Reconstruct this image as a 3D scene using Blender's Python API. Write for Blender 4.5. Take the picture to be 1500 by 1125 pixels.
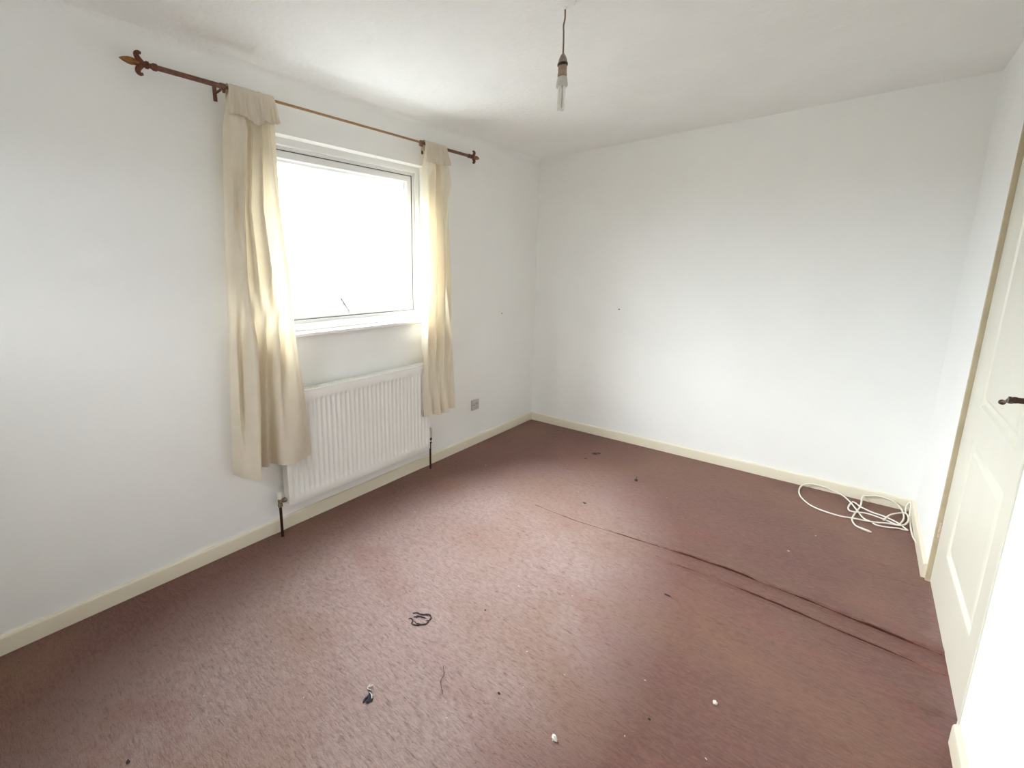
import bpy, bmesh, math, random
from mathutils import Vector, Matrix, noise
random.seed(4)
for o in list(bpy.data.objects): bpy.data.objects.remove(o)
S = bpy.context.scene
C = S.collection
PI = math.pi
# ------------------------------------------------------------------ camera
W, L, H, RY = 2.585, 3.406, 2.35, -1.05       # room width, far wall, ceiling, rear wall
yaw, pitch, roll = .7528, .1877, -.0072
fw = Vector((-math.sin(yaw)*math.cos(pitch), math.cos(yaw)*math.cos(pitch), -math.sin(pitch)))
rt = Vector((math.cos(yaw), math.sin(yaw), 0)); up = rt.cross(fw)
rt2 = rt*math.cos(roll) + up*math.sin(roll); up2 = -rt*math.sin(roll) + up*math.cos(roll)
cam = bpy.data.objects.new('camera', bpy.data.cameras.new('camera')); C.objects.link(cam)
cam.matrix_world = Matrix(((rt2.x, up2.x, -fw.x, 2.2086), (rt2.y, up2.y, -fw.y, -.2792), (rt2.z, up2.z, -fw.z, 1.4022), (0, 0, 0, 1)))
cam.data.sensor_width = 36; cam.data.lens = 15.955
cam.data.shift_x = .0738; cam.data.shift_y = -.0256; cam.data.clip_start = .02
S.camera = cam
# ------------------------------------------------------------------ light and exposure
SKY = 16.0
wd = bpy.data.worlds.new('overcast_sky'); S.world = wd; wd.use_nodes = True
nt = wd.node_tree; nt.nodes.clear()
tc = nt.nodes.new('ShaderNodeTexCoord'); sx = nt.nodes.new('ShaderNodeSeparateXYZ')
cr = nt.nodes.new('ShaderNodeValToRGB'); bg = nt.nodes.new('ShaderNodeBackground'); ow = nt.nodes.new('ShaderNodeOutputWorld')
mr = nt.nodes.new('ShaderNodeMapRange'); mr.inputs['From Min'].default_value = -1; mr.inputs['From Max'].default_value = 1
nt.links.new(tc.outputs['Generated'], sx.inputs[0]); nt.links.new(sx.outputs['Z'], mr.inputs['Value'])
nt.links.new(mr.outputs[0], cr.inputs[0]); nt.links.new(cr.outputs[0], bg.inputs[0]); nt.links.new(bg.outputs[0], ow.inputs[0])
e = cr.color_ramp.elements
e[0].position = 0.0; e[0].color = (.06, .063, .063, 1)
e[1].position = 1.0; e[1].color = (.93, .97, .995, 1)
for p, c in ((.49, (.07, .075, .075, 1)), (.51, (.20, .22, .24, 1)), (.60, (.36, .39, .415, 1)), (.69, (.80, .84, .875, 1))):
    q = e.new(p); q.color = c
my = nt.nodes.new('ShaderNodeMapRange'); my.interpolation_type = 'SMOOTHSTEP'; my.inputs['From Min'].default_value = -.85; my.inputs['From Max'].default_value = .45   # brighter on the sun's side
my.inputs['To Min'].default_value = SKY*1.52; my.inputs['To Max'].default_value = SKY*.74
nt.links.new(sx.outputs['Y'], my.inputs['Value']); nt.links.new(my.outputs[0], bg.inputs[1])
vs = S.view_settings; vs.view_transform = 'Standard'; vs.look = 'None'; vs.gamma = 1; vs.use_curve_mapping = False
vs.exposure = 1.97
S.cycles.max_bounces = 24; S.cycles.diffuse_bounces = 16; S.cycles.transparent_max_bounces = 16
pl = bpy.data.lights.new('window_portal', 'AREA'); pl.shape = 'RECTANGLE'; pl.size = 1.14; pl.size_y = .92; pl.cycles.is_portal = True
po = bpy.data.objects.new('window_portal', pl); C.objects.link(po); po.location = (-.137, 1.3925, 1.5725); po.rotation_euler = (0, -PI/2, 0)
po.rotation_euler = Vector((1, 0, 0)).to_track_quat('-Z', 'Z').to_euler(); po.data.size = 1.0; po.data.size_y = 1.18

p2 = bpy.data.lights.new('fill_opening_portal', 'AREA'); p2.shape = 'RECTANGLE'; p2.size = .60; p2.size_y = .27; p2.cycles.is_portal = True
po2 = bpy.data.objects.new('fill_opening_portal', p2); C.objects.link(po2); po2.location = (1.125, RY-.102, 1.815)
po2.rotation_euler = (PI/2, 0, 0)

# ------------------------------------------------------------------ materials
def mat(name, col, rough=.6, var=.0, vscale=8, bump=0, bscale=60, metal=0, spec=.5, col2=None, bdist=.002, sheen=0, detail=4):
    m = bpy.data.materials.new(name); m.use_nodes = True
    n = m.node_tree; b = n.nodes['Principled BSDF']
    b.inputs['Roughness'].default_value = rough; b.inputs['Metallic'].default_value = metal
    b.inputs['Specular IOR Level'].default_value = spec
    if sheen: b.inputs['Sheen Weight'].default_value = sheen
    t = n.nodes.new('ShaderNodeTexCoord')
    nz = n.nodes.new('ShaderNodeTexNoise'); nz.inputs['Scale'].default_value = vscale; nz.inputs['Detail'].default_value = detail
    n.links.new(t.outputs['Object'], nz.inputs['Vector'])
    mx = n.nodes.new('ShaderNodeMix'); mx.data_type = 'RGBA'
    c2 = col2 or tuple(c*(1-var) for c in col)
    mx.inputs['A'].default_value = (*col, 1); mx.inputs['B'].default_value = (*c2, 1)
    rm = n.nodes.new('ShaderNodeMapRange'); rm.inputs['From Min'].default_value = .35; rm.inputs['From Max'].default_value = .65
    n.links.new(nz.outputs['Fac'], rm.inputs['Value']); n.links.new(rm.outputs[0], mx.inputs['Factor'])
    n.links.new(mx.outputs['Result'], b.inputs['Base Color'])
    if bump:
        n2 = n.nodes.new('ShaderNodeTexNoise'); n2.inputs['Scale'].default_value = bscale; n2.inputs['Detail'].default_value = 5
        n.links.new(t.outputs['Object'], n2.inputs['Vector'])
        bp = n.nodes.new('ShaderNodeBump'); bp.inputs['Strength'].default_value = bump; bp.inputs['Distance'].default_value = bdist
        n.links.new(n2.outputs['Fac'], bp.inputs['Height']); n.links.new(bp.outputs[0], b.inputs['Normal'])
    return m
M = {}
M['wall'] = mat('wall_paint', (.875, .885, .87), .75, .025, 2.5, .25, 45, spec=.25)
M['ceiling'] = mat('ceiling_paint', (.885, .895, .885), .8, .03, 3, .9, 38, spec=.2, bdist=.006)
M['gloss'] = mat('cream_gloss_paint', (.76, .71, .58), .35, .06, 5, .08, 20, col2=(.76, .70, .56))
M['door'] = mat('door_cream_paint', (.74, .72, .62), .38, .04, 4, .1, 25)
M['doorgap'] = mat('aged_door_lining', (.52, .44, .30), .5, .15, 12)
M['upvc'] = mat('white_window_plastic', (.80, .805, .80), .3, .01, 6)
M['greylever'] = mat('grey_lever_metal', (.42, .42, .41), .35, .05, 20, metal=.3)
M['gasket'] = mat('dark_gasket', (.06, .06, .06), .6)
M['sill'] = mat('white_sill_gloss', (.86, .86, .83), .3, .02, 5)
M['rad'] = mat('radiator_enamel', (.82, .82, .79), .35, .02, 6)
M['copper'] = mat('dark_tarnished_copper', (.075, .028, .02), .45, .4, 40, metal=.5)
M['brass'] = mat('tarnished_brass', (.33, .27, .2), .4, .3, 60, metal=.8)
M['whiteplastic'] = mat('white_plastic', (.78, .76, .68), .4, .05, 20)
M['grime'] = mat('yellowed_grey_plastic', (.56, .53, .44), .5, .25, 40)
M['socket'] = mat('grey_pink_plastic', (.55, .51, .49), .45, .08, 40)
M['socketdark'] = mat('socket_marks', (.26, .23, .20), .5, .1, 40)
M['rod'] = mat('antique_copper_rod', (.20, .095, .065), .42, .3, 50, metal=.55)
M['rodthin'] = mat('antique_brass_rod', (.34, .20, .10), .35, .2, 60, metal=.75)
M['finial'] = mat('antique_brown_brass', (.16, .055, .028), .38, .45, 45, metal=.5)
M['finialgold'] = mat('rubbed_gold_brass', (.33, .15, .04), .35, .4, 60, metal=.6)
M['cord'] = mat('brown_flex', (.22, .14, .10), .6, .2, 80)
M['holder'] = mat('aged_tan_plastic', (.36, .25, .17), .45, .2, 60)
M['holdertop'] = mat('grey_brown_plastic', (.30, .235, .20), .45, .2, 60)
M['black'] = mat('black_plastic', (.012, .01, .01), .45)
M['ballast'] = mat('offwhite_lamp_plastic', (.60, .59, .53), .4, .06, 60)
M['tube'] = mat('phosphor_glass', (.80, .80, .74), .15, .02, 30)
M['lever'] = mat('dark_bronze', (.09, .05, .032), .38, .3, 50, metal=.6)
M['hinge'] = mat('painted_hinge', (.62, .50, .40), .5, .2, 90)
M['cable'] = mat('white_cable_sheath', (.82, .80, .72), .35, .04, 40)
M['plug'] = mat('pale_plug', (.70, .66, .58), .35, .1, 60, metal=.2)
M['fluff'] = mat('dark_thread', (.06, .042, .045), .9, .4, 200)
M['bluefluff'] = mat('blue_black_fluff', (.035, .035, .05), .9, .4, 200)
M['lint'] = mat('white_lint', (.78, .74, .68), .9, .1, 200)
M['pale'] = mat('pale_lint', (.50, .40, .34), .9, .2, 200)
M['darkbit'] = mat('dark_crumb', (.035, .025, .02), .8, .2, 100)
M['nail'] = mat('rusty_metal', (.30, .20, .15), .6, .2, 100)

def cloth(name, col):
    m = mat(name, col, .85, .05, 14, .35, 420, spec=.1, bdist=.0006)
    n = m.node_tree; b = n.nodes['Principled BSDF']; out = [x for x in n.nodes if x.type == 'OUTPUT_MATERIAL'][0]
    tr = n.nodes.new('ShaderNodeBsdfTranslucent'); tr.inputs[0].default_value = (.90, .79, .56, 1)
    mx = n.nodes.new('ShaderNodeMixShader'); mx.inputs[0].default_value = .22
    n.links.new(b.outputs[0], mx.inputs[1]); n.links.new(tr.outputs[0], mx.inputs[2]); n.links.new(mx.outputs[0], out.inputs[0])
    return m
M['cloth'] = cloth('cream_cotton', (.74, .68, .575))

g = bpy.data.materials.new('window_glass'); g.use_nodes = True; n = g.node_tree; n.nodes.clear()
o_ = n.nodes.new('ShaderNodeOutputMaterial'); a = n.nodes.new('ShaderNodeBsdfTransparent'); a.inputs[0].default_value = (.97, .98, .97, 1)
b = n.nodes.new('ShaderNodeBsdfGlossy'); b.inputs['Roughness'].default_value = .02; mx = n.nodes.new('ShaderNodeMixShader')
lwt = n.nodes.new('ShaderNodeLayerWeight'); pw = n.nodes.new('ShaderNodeMath'); pw.operation = 'POWER'; pw.inputs[1].default_value = 5
lwt.inputs['Blend'].default_value = .5; n.links.new(lwt.outputs['Facing'], pw.inputs[0])
fr = n.nodes.new('ShaderNodeMath'); fr.operation = 'MULTIPLY_ADD'; fr.inputs[1].default_value = .9; fr.inputs[2].default_value = .03; n.links.new(pw.outputs[0], fr.inputs[0])
n.links.new(fr.outputs[0], mx.inputs[0]); n.links.new(a.outputs[0], mx.inputs[1]); n.links.new(b.outputs[0], mx.inputs[2]); n.links.new(mx.outputs[0], o_.inputs[0])
M['glass'] = g

def carpet_mat():
    m = bpy.data.materials.new('worn_maroon_carpet'); m.use_nodes = True
    n = m.node_tree; b = n.nodes['Principled BSDF']; lk = n.links.new
    t = n.nodes.new('ShaderNodeTexCoord')
    def nz(scale, detail=4, sc=(1, 1, 1), rough=.5, dist=0):
        mp = n.nodes.new('ShaderNodeMapping'); mp.inputs['Scale'].default_value = sc
        x = n.nodes.new('ShaderNodeTexNoise'); x.inputs['Scale'].default_value = scale; x.inputs['Detail'].default_value = detail
        x.inputs['Roughness'].default_value = rough; x.inputs['Distortion'].default_value = dist
        lk(t.outputs['Object'], mp.inputs[0]); lk(mp.outputs[0], x.inputs['Vector']); return x.outputs['Fac']
    def rng(v, a, c, lo=0, hi=1):
        x = n.nodes.new('ShaderNodeMapRange'); x.inputs['From Min'].default_value = a; x.inputs['From Max'].default_value = c
        x.inputs['To Min'].default_value = lo; x.inputs['To Max'].default_value = hi; lk(v, x.inputs['Value']); return x.outputs[0]
    def mix(f, A, B, mode='MIX'):
        x = n.nodes.new('ShaderNodeMix'); x.data_type = 'RGBA'; x.blend_type = mode
        if isinstance(f, float): x.inputs['Factor'].default_value = f
        else: lk(f, x.inputs['Factor'])
        for s, v in (('A', A), ('B', B)):
            if isinstance(v, tuple): x.inputs[s].default_value = (*v, 1)
            else: lk(v, x.inputs[s])
        return x.outputs['Result']
    c = mix(rng(nz(1.1, 3), .38, .66), (.160, .052, .040), (.185, .074, .054))       # broad colour drift
    c = mix(rng(nz(2.6, 3, dist=.6), .50, .72, 0, .45), c, (.175, .088, .050))        # tan, flattened patches
    c = mix(rng(nz(1.9, 2, (1, 1.3, 1)), .58, .75, 0, .35), c, (.18, .046, .046))     # redder patches
    fib = nz(1, 4, (34, 120, 60), .65, .8)
    pile = nz(300, 3, rough=.7)
    # window light on the floor, put into the colour as a pale patch mid-room
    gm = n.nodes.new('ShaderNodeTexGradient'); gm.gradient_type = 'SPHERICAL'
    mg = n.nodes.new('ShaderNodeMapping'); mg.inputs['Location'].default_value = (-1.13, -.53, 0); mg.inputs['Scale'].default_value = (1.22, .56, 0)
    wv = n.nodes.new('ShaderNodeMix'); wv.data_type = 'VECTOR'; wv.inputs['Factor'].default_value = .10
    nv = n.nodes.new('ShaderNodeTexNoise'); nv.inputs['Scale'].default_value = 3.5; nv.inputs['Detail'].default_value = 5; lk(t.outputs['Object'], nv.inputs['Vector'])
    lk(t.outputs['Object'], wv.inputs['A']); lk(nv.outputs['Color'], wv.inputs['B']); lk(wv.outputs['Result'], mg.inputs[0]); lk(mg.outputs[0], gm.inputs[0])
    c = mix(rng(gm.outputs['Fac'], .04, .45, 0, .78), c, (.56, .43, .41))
    c = mix(rng(nz(1.5, 4, dist=.5), .47, .66, 0, .42), c, (.30, .150, .070))
    c = mix(rng(nz(2.3, 3, (1, 1.4, 1), dist=.8), .56, .72, 0, .30), c, (.30, .085, .085))
    c = mix(rng(fib, .40, .62, 0, .42), c, (.30, .165, .125))
    dk = nz(1, 4, (30, 130, 50), .7, 1.0)
    c = mix(rng(dk, .52, .68, 0, .6), c, (.10, .040, .032))
    c = mix(rng(nz(38, 5, rough=.7), .48, .75, 0, .35), c, (.09, .035, .028))
    c = mix(rng(pile, .60, .76, 0, .35), c, (.36, .22, .18))
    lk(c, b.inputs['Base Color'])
    b.inputs['Roughness'].default_value = .48; b.inputs['Specular IOR Level'].default_value = .5
    b.inputs['Sheen Weight'].default_value = .06; b.inputs['Sheen Roughness'].default_value = .45
    b.inputs['Sheen Tint'].default_value = (.95, .85, .83, 1)
    ad = n.nodes.new('ShaderNodeMath'); ad.operation = 'MULTIPLY_ADD'; lk(fib, ad.inputs[0]); ad.inputs[1].default_value = 1.0
    m2 = n.nodes.new('ShaderNodeMath'); m2.operation = 'MULTIPLY'; lk(pile, m2.inputs[0]); m2.inputs[1].default_value = .5
    lk(m2.outputs[0], ad.inputs[2])
    bp = n.nodes.new('ShaderNodeBump'); bp.inputs['Strength'].default_value = 1.0; bp.inputs['Distance'].default_value = .008
    lk(ad.outputs[0], bp.inputs['Height']); lk(bp.outputs[0], b.inputs['Normal'])
    return m
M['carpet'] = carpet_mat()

# ------------------------------------------------------------------ helpers
def obj(name, bm, m, parent=None, smooth=None, kind=None):
    me = bpy.data.meshes.new(name)
    bmesh.ops.recalc_face_normals(bm, faces=bm.faces[:])
    if smooth is not None:
        for f in bm.faces: f.smooth = True
        for e_ in bm.edges:
            if len(e_.link_faces) == 2 and e_.calc_face_angle(0) > smooth: e_.smooth = False
    bm.to_mesh(me); bm.free()
    o = bpy.data.objects.new(name, me); C.objects.link(o)
    if m: me.materials.append(M[m] if isinstance(m, str) else m)
    if parent is not None: o.parent = parent
    if kind: o['kind'] = kind
    return o
def place(o, parent):
    """parent without moving: the child keeps its world coordinates"""
    o.parent = parent
    o.matrix_parent_inverse = Matrix.Translation(-parent_world(parent))
    return o
def parent_world(p):
    v = Vector(p.location)
    while p.parent: p = p.parent; v = v + Vector(p.location)
    return v
def thing(name, loc, label=None, cat=None, group=None, kind=None):
    o = bpy.data.objects.new(name, None); C.objects.link(o); o.location = loc; o.empty_display_size = .05
    if label: o['label'] = label
    if cat: o['category'] = cat
    if group: o['group'] = group
    if kind: o['kind'] = kind
    return o
def part(name, bm, m, parent, smooth=.6, label=None):
    o = obj(name, bm, m, None, smooth)
    o.parent = parent
    if parent.type == 'EMPTY':
        for v in o.data.vertices: v.co -= Vector(parent.location)
    if label: o['label'] = label
    return o
def tag(o, label, cat, group=None):
    o['label'] = label; o['category'] = cat
    if group: o['group'] = group
    return o
def box(bm, a, c, bev=0, seg=2):
    x0, y0, z0 = a; x1, y1, z1 = c
    r = bmesh.ops.create_cube(bm, size=1)
    for v in r['verts']:
        v.co = Vector(((v.co.x+.5)*(x1-x0)+x0, (v.co.y+.5)*(y1-y0)+y0, (v.co.z+.5)*(z1-z0)+z0))
    if bev:
        es = list({e_ for v in r['verts'] for e_ in v.link_edges})
        bmesh.ops.bevel(bm, geom=es, offset=bev, segments=seg, affect='EDGES', profile=.5)
    return bm
def nb(): return bmesh.new()
def catmull(P, n=8, closed=False):
    P = [Vector(p) for p in P]; out = []
    k = len(P)
    for i in range(k if closed else k-1):
        p0 = P[(i-1) % k] if (closed or i > 0) else P[0]*2-P[1]
        p1 = P[i]; p2 = P[(i+1) % k]
        p3 = P[(i+2) % k] if (closed or i+2 < k) else P[-1]*2-P[-2]
        for j in range(n):
            t = j/n
            out.append(.5*((2*p1)+(p2-p0)*t+(2*p0-5*p1+4*p2-p3)*t*t+(3*p1-p0-3*p2+p3)*t**3))
    if not closed: out.append(P[-1])
    return out
def tube(bm, pts, r, seg=8, caps=True, rfun=None):
    pts = [Vector(p) for p in pts]; rings = []; nrm = None
    for i, p in enumerate(pts):
        d = (pts[min(i+1, len(pts)-1)]-pts[max(i-1, 0)]).normalized()
        if nrm is None: nrm = d.orthogonal().normalized()
        nrm = (nrm-d*nrm.dot(d)).normalized(); bn = d.cross(nrm)
        rr = rfun(i/(len(pts)-1))*r if rfun else r
        rings.append([bm.verts.new(p+(nrm*math.cos(2*PI*k/seg)+bn*math.sin(2*PI*k/seg))*rr) for k in range(seg)])
    for A, B in zip(rings, rings[1:]):
        for k in range(seg): bm.faces.new((A[k], A[(k+1) % seg], B[(k+1) % seg], B[k]))
    if caps:
        bm.faces.new(rings[0][::-1]); bm.faces.new(rings[-1])
    return bm
def lathe(bm, prof, origin, axis='Z', seg=20, sq=1.0):
    """prof: (radius, height) pairs along the axis"""
    ax = {'Z': (Vector((1, 0, 0)), Vector((0, 1, 0)), Vector((0, 0, 1))), 'Y': (Vector((1, 0, 0)), Vector((0, 0, 1)), Vector((0, 1, 0))),
          'X': (Vector((0, 1, 0)), Vector((0, 0, 1)), Vector((1, 0, 0)))}[axis]
    o = Vector(origin); rings = []
    for r, h in prof:
        rings.append([bm.verts.new(o+ax[2]*h+(ax[0]*math.cos(2*PI*k/seg)*sq+ax[1]*math.sin(2*PI*k/seg))*max(r, 1e-5)) for k in range(seg)])
    for A, B in zip(rings, rings[1:]):
        for k in range(seg): bm.faces.new((A[k], A[(k+1) % seg], B[(k+1) % seg], B[k]))
    bm.faces.new(rings[0][::-1]); bm.faces.new(rings[-1])
    return bm
def ringframe(bm, y0, y1, z0, z1, prof, closed=True):
    """sweeps prof [(inset, x)] mitred around the rectangle y0..y1, z0..z1"""
    cols = []
    for (y, z, sy, sz) in ((y0, z0, 1, 1), (y1, z0, -1, 1), (y1, z1, -1, -1), (y0, z1, 1, -1)):
        cols.append([bm.verts.new((x, y+sy*i, z+sz*i)) for i, x in prof])
    k = len(prof)
    for a_ in range(4):
        A, B = cols[a_], cols[(a_+1) % 4]
        for j in range(k if closed else k-1):
            bm.faces.new((A[j], A[(j+1) % k], B[(j+1) % k], B[j]))
    return bm
def blob(bm, loc, r, sc=(1, 1, 1), jag=.35, seed=0, sub=2):
    res = bmesh.ops.create_icosphere(bm, subdivisions=sub, radius=1)
    for v in res['verts']:
        k = 1+jag*noise.noise(v.co*1.9+Vector((seed*7.3, seed*3.1, 1.7)))
        v.co = Vector((v.co.x*sc[0], v.co.y*sc[1], v.co.z*sc[2]))*r*k + Vector(loc)
    return bm

# ------------------------------------------------------------------ carpet
LA = [(.80, 1.990), (1.18, 1.990), (1.41, 2.024), (1.65, 2.052), (1.87, 2.070), (2.18, 2.063), (2.33, 2.050), (2.60, 2.034)]
LB = [(.80, 1.925), (1.26, 1.932), (1.47, 1.950), (1.66, 1.952), (1.89, 1.964), (2.08, 1.958), (2.26, 1.946), (2.60, 1.925)]
def poly(P, x):
    if x <= P[0][0]: return P[0][1]
    for (a0, b0), (a1, b1) in zip(P, P[1:]):
        if x <= a1: return b0+(b1-b0)*(x-a0)/(a1-a0)
    return P[-1][1]
def sst(a, b_, v):
    t = min(1, max(0, (v-a)/(b_-a))); return t*t*(3-2*t)
def gs(v, s): return math.exp(-(v/s)**2)
def ridge_a(x): return poly(LA, x)+.004*noise.noise(Vector((x*7, 0, 5)))
def ridge_b(x): return poly(LB, x)+.006*noise.noise(Vector((x*5, 0, 9)))
def carpet_h(x, y):
    h = .0020*noise.noise(Vector((x*3.1, y*3.1, .3))) + .0007*noise.noise(Vector((x*11, y*11, 2)))
    h *= sst(0, .08, min(x, W-x, L-y))
    s = sst(.80, 1.9, x)
    if s > 0 and 1.75 < y < 2.3:
        ya, yb = ridge_a(x), ridge_b(x)
        h += s*.005*sst(yb-.002, yb+.002, y)*(1-sst(ya, ya+.09, y))
        h += s*.009*sst(ya-.002, ya+.002, y)*(1-sst(ya+.01, ya+.10, y))
        h -= s*.0035*gs(y-yb+.014, .012)+s*.003*gs(y-ya+.016, .014)
    # small rucks and scuffs
    for (cx, cy, ang, ln, wd_, hh) in ((1.965, 1.67, -.2, .10, .020, .006), (2.41, 2.62, .12, .07, .012, .006), (2.30, 1.36, .5, .10, .02, .004),
                                       (2.50, 1.70, .25, .09, .014, .007), (2.45, 2.50, .1, .16, .006, -.004), (.70, -.07, .6, .03, .009, .006),
                                       (.62, .18, 1.2, .10, .02, .004), (2.22, 1.42, -.1, .07, .01, .004), (1.74, 2.35, .2, .2, .03, .003), (1.90, 1.80, .0, .16, .008, -.003)):
        dx, dy = x-cx, y-cy
        if abs(dx) < .4 and abs(dy) < .4:
            u_ = dx*math.cos(ang)+dy*math.sin(ang); v_ = -dx*math.sin(ang)+dy*math.cos(ang)
            h += hh*gs(u_, ln)*gs(v_, wd_)
    # pinched round the radiator pipes
    for (cx, cy) in ((.055, .782), (.055, 1.962)):
        h -= .006*gs(math.hypot(x-cx, y-cy), .035)
    return h
xs = [i*.0125 for i in range(int((W+.09)/.0125)+1)]
ys = []; y = RY
while y < L:
    ys.append(y); y += (.004 if 1.85 < y < 2.13 else .0125)
ys.append(L)
def carpet_mesh():
    me = bpy.data.meshes.new('floor'); V = []; F = []
    for yy in ys:
        for xx in xs: V.append((xx, yy, carpet_h(xx, yy)))
    nx = len(xs); top = len(V)
    for j in range(len(ys)-1):
        for i in range(nx-1):
            k = j*nx+i; F.append((k, k+1, k+nx+1, k+nx))
    # underside, so the carpet has a body
    V += [(xs[0], RY, -.08), (xs[-1], RY, -.08), (xs[-1], L, -.08), (xs[0], L, -.08)]
    F.append((top+3, top+2, top+1, top))
    me.from_pydata(V, [], F); me.update()
    for p in me.polygons: p.use_smooth = True
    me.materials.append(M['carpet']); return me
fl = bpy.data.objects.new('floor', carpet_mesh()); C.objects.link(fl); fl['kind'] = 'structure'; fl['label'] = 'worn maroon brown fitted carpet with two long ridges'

# dark strips along the edges of the two raised carpet ridges
M['ridgedark'] = mat('dark_ridge_strip', (.085, .036, .028), .95, .3, 60, .3, 200, spec=.1)
for fn, top, gap, xa in ((ridge_a, .0072, .004, .90), (ridge_b, .0030, .0035, 1.25)):
    bm = nb(); rows = []; K = 150
    for k in range(K+1):
        x = xa+(W-.005-xa)*k/K; s_ = sst(xa-.02, 2.1, x)*max(.12, .85+1.5*noise.noise(Vector((x*5, top*900, 1)))+.5*noise.noise(Vector((x*25, top*900, 1))))
        y = fn(x)-gap; z0 = carpet_h(x, y-.004)-.004; z1 = carpet_h(x, y-.004)+.0006+top*s_*(.86 if fn is ridge_a else .8)
        rows.append([bm.verts.new(v) for v in ((x, y-.001, z0), (x, y-.0016*s_, z1), (x, y+.004, z1-.0005), (x, y+.004, z0))])
    for A, B in zip(rows, rows[1:]):
        for q in range(4): bm.faces.new((A[q], A[(q+1) % 4], B[(q+1) % 4], B[q]))
    bm.faces.new(rows[0]); bm.faces.new(rows[-1][::-1])
    part('ridge_strip', bm, 'ridgedark', fl, .8, 'dark strip along raised carpet ridge')

# ------------------------------------------------------------------ walls, ceiling
T = .135                                       # outer wall thickness
WY0, WY1, WZ0, WZ1 = .80, 1.985, 1.060, 2.085  # window opening
RWX0, RWX1, RWZ0, RWZ1 = .85, 1.40, 1.70, 1.93   # unseen opening added behind the camera for fill light
def wall_with_hole(name, xin, xout, y0, y1, z0, z1, hy0, hy1, hz0, hz1, m):
    bm = nb()
    def grid(x):
        return [[bm.verts.new((x, yy, zz)) for zz in (z0, hz0, hz1, z1)] for yy in (y0, hy0, hy1, y1)]
    A, B = grid(xin), grid(xout)
    for G in (A, B):
        for i in range(3):
            for j in range(3):
                if (i, j) != (1, 1): bm.faces.new((G[i][j], G[i+1][j], G[i+1][j+1], G[i][j+1]))
    for P in (((1, 1), (2, 1)), ((2, 1), (2, 2)), ((2, 2), (1, 2)), ((1, 2), (1, 1)), ((0, 0), (3, 0)), ((3, 0), (3, 3)), ((3, 3), (0, 3)), ((0, 3), (0, 0))):
        (a_, b_), (c_, d_) = P
        if (a_, b_) in ((0, 0), (3, 0), (3, 3), (0, 3)):
            seq = {((0, 0), (3, 0)): [(0, 0), (1, 0), (2, 0), (3, 0)], ((3, 0), (3, 3)): [(3, 0), (3, 1), (3, 2), (3, 3)],
                   ((3, 3), (0, 3)): [(3, 3), (2, 3), (1, 3), (0, 3)], ((0, 3), (0, 0)): [(0, 3), (0, 2), (0, 1), (0, 0)]}[P]
            for p, q in zip(seq, seq[1:]): bm.faces.new((A[p[0]][p[1]], A[q[0]][q[1]], B[q[0]][q[1]], B[p[0]][p[1]]))
        else:
            bm.faces.new((A[a_][b_], A[c_][d_], B[c_][d_], B[a_][b_]))
    return obj(name, bm, m, kind='structure')
wall_with_hole('wall_left', 0, -T, RY-.1, L+.1, -.1, H+.1, WY0, WY1, WZ0, WZ1, 'wall')
WX = W-.012                                   # right wall surface
DY0, DY1, DZ = 1.60, 2.600, 1.98              # door opening
wall_with_hole('wall_right', WX, WX+.12, RY-.1, L+.1, -.1, H+.1, DY0, DY1, -.02, DZ, 'wall')
obj('wall_far', box(nb(), (-T, L, -.1), (W+.15, L+.1, H+.1)), 'wall', kind='structure')
wn = wall_with_hole('wall_near', -RY, -RY+.1, -T, W+.15, -.1, H+.1, RWX0, RWX1, RWZ0, RWZ1, 'wall')   # built along x, then turned to stand behind the camera
for v in wn.data.vertices: v.co = Vector((v.co.y, -v.co.x, v.co.z))
def ceiling():
    bm = nb(); N = 60; nx = 36
    V = [[bm.verts.new((W*i/nx, RY+(L-RY)*j/N, H+.004*noise.noise(Vector((W*i/nx*1.3, j*.1, 4))) )) for i in range(nx+1)] for j in range(N+1)]
    for j in range(N):
        for i in range(nx): bm.faces.new((V[j][i], V[j][i+1], V[j+1][i+1], V[j+1][i]))
    r = bmesh.ops.extrude_face_region(bm, geom=bm.faces[:])
    for v in r['geom']:
        if isinstance(v, bmesh.types.BMVert): v.co.z = H+.1
    return bm
obj('ceiling', ceiling(), 'ceiling', smooth=.5, kind='structure')
# softly filled angle between the window wall and the ceiling
def cove(a, b_, inward, r=.030, n_=6):
    bm = nb(); A = Vector(a); B = Vector(b_); I = Vector(inward); K = 40; rows = []
    for k in range(K+1):
        p = A.lerp(B, k/K); rr = r*(1+.18*noise.noise(p*2.3))
        row = [p.copy()]
        for q in range(n_+1):
            t = PI/2*q/n_
            row.append(p+I*(rr*(1-math.sin(t)))+Vector((0, 0, -rr*(1-math.cos(t)))))
        rows.append([bm.verts.new(v) for v in row])
    for R0, R1 in zip(rows, rows[1:]):
        for q in range(len(R0)): bm.faces.new((R0[q], R0[(q+1) % len(R0)], R1[(q+1) % len(R0)], R1[q]))
    bm.faces.new(rows[0]); bm.faces.new(rows[-1][::-1])
    return bm
obj('trim_1', cove((0, RY, H+.002), (0, L, H+.002), (1, 0, 0)), 'ceiling', smooth=.7, kind='structure')

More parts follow.
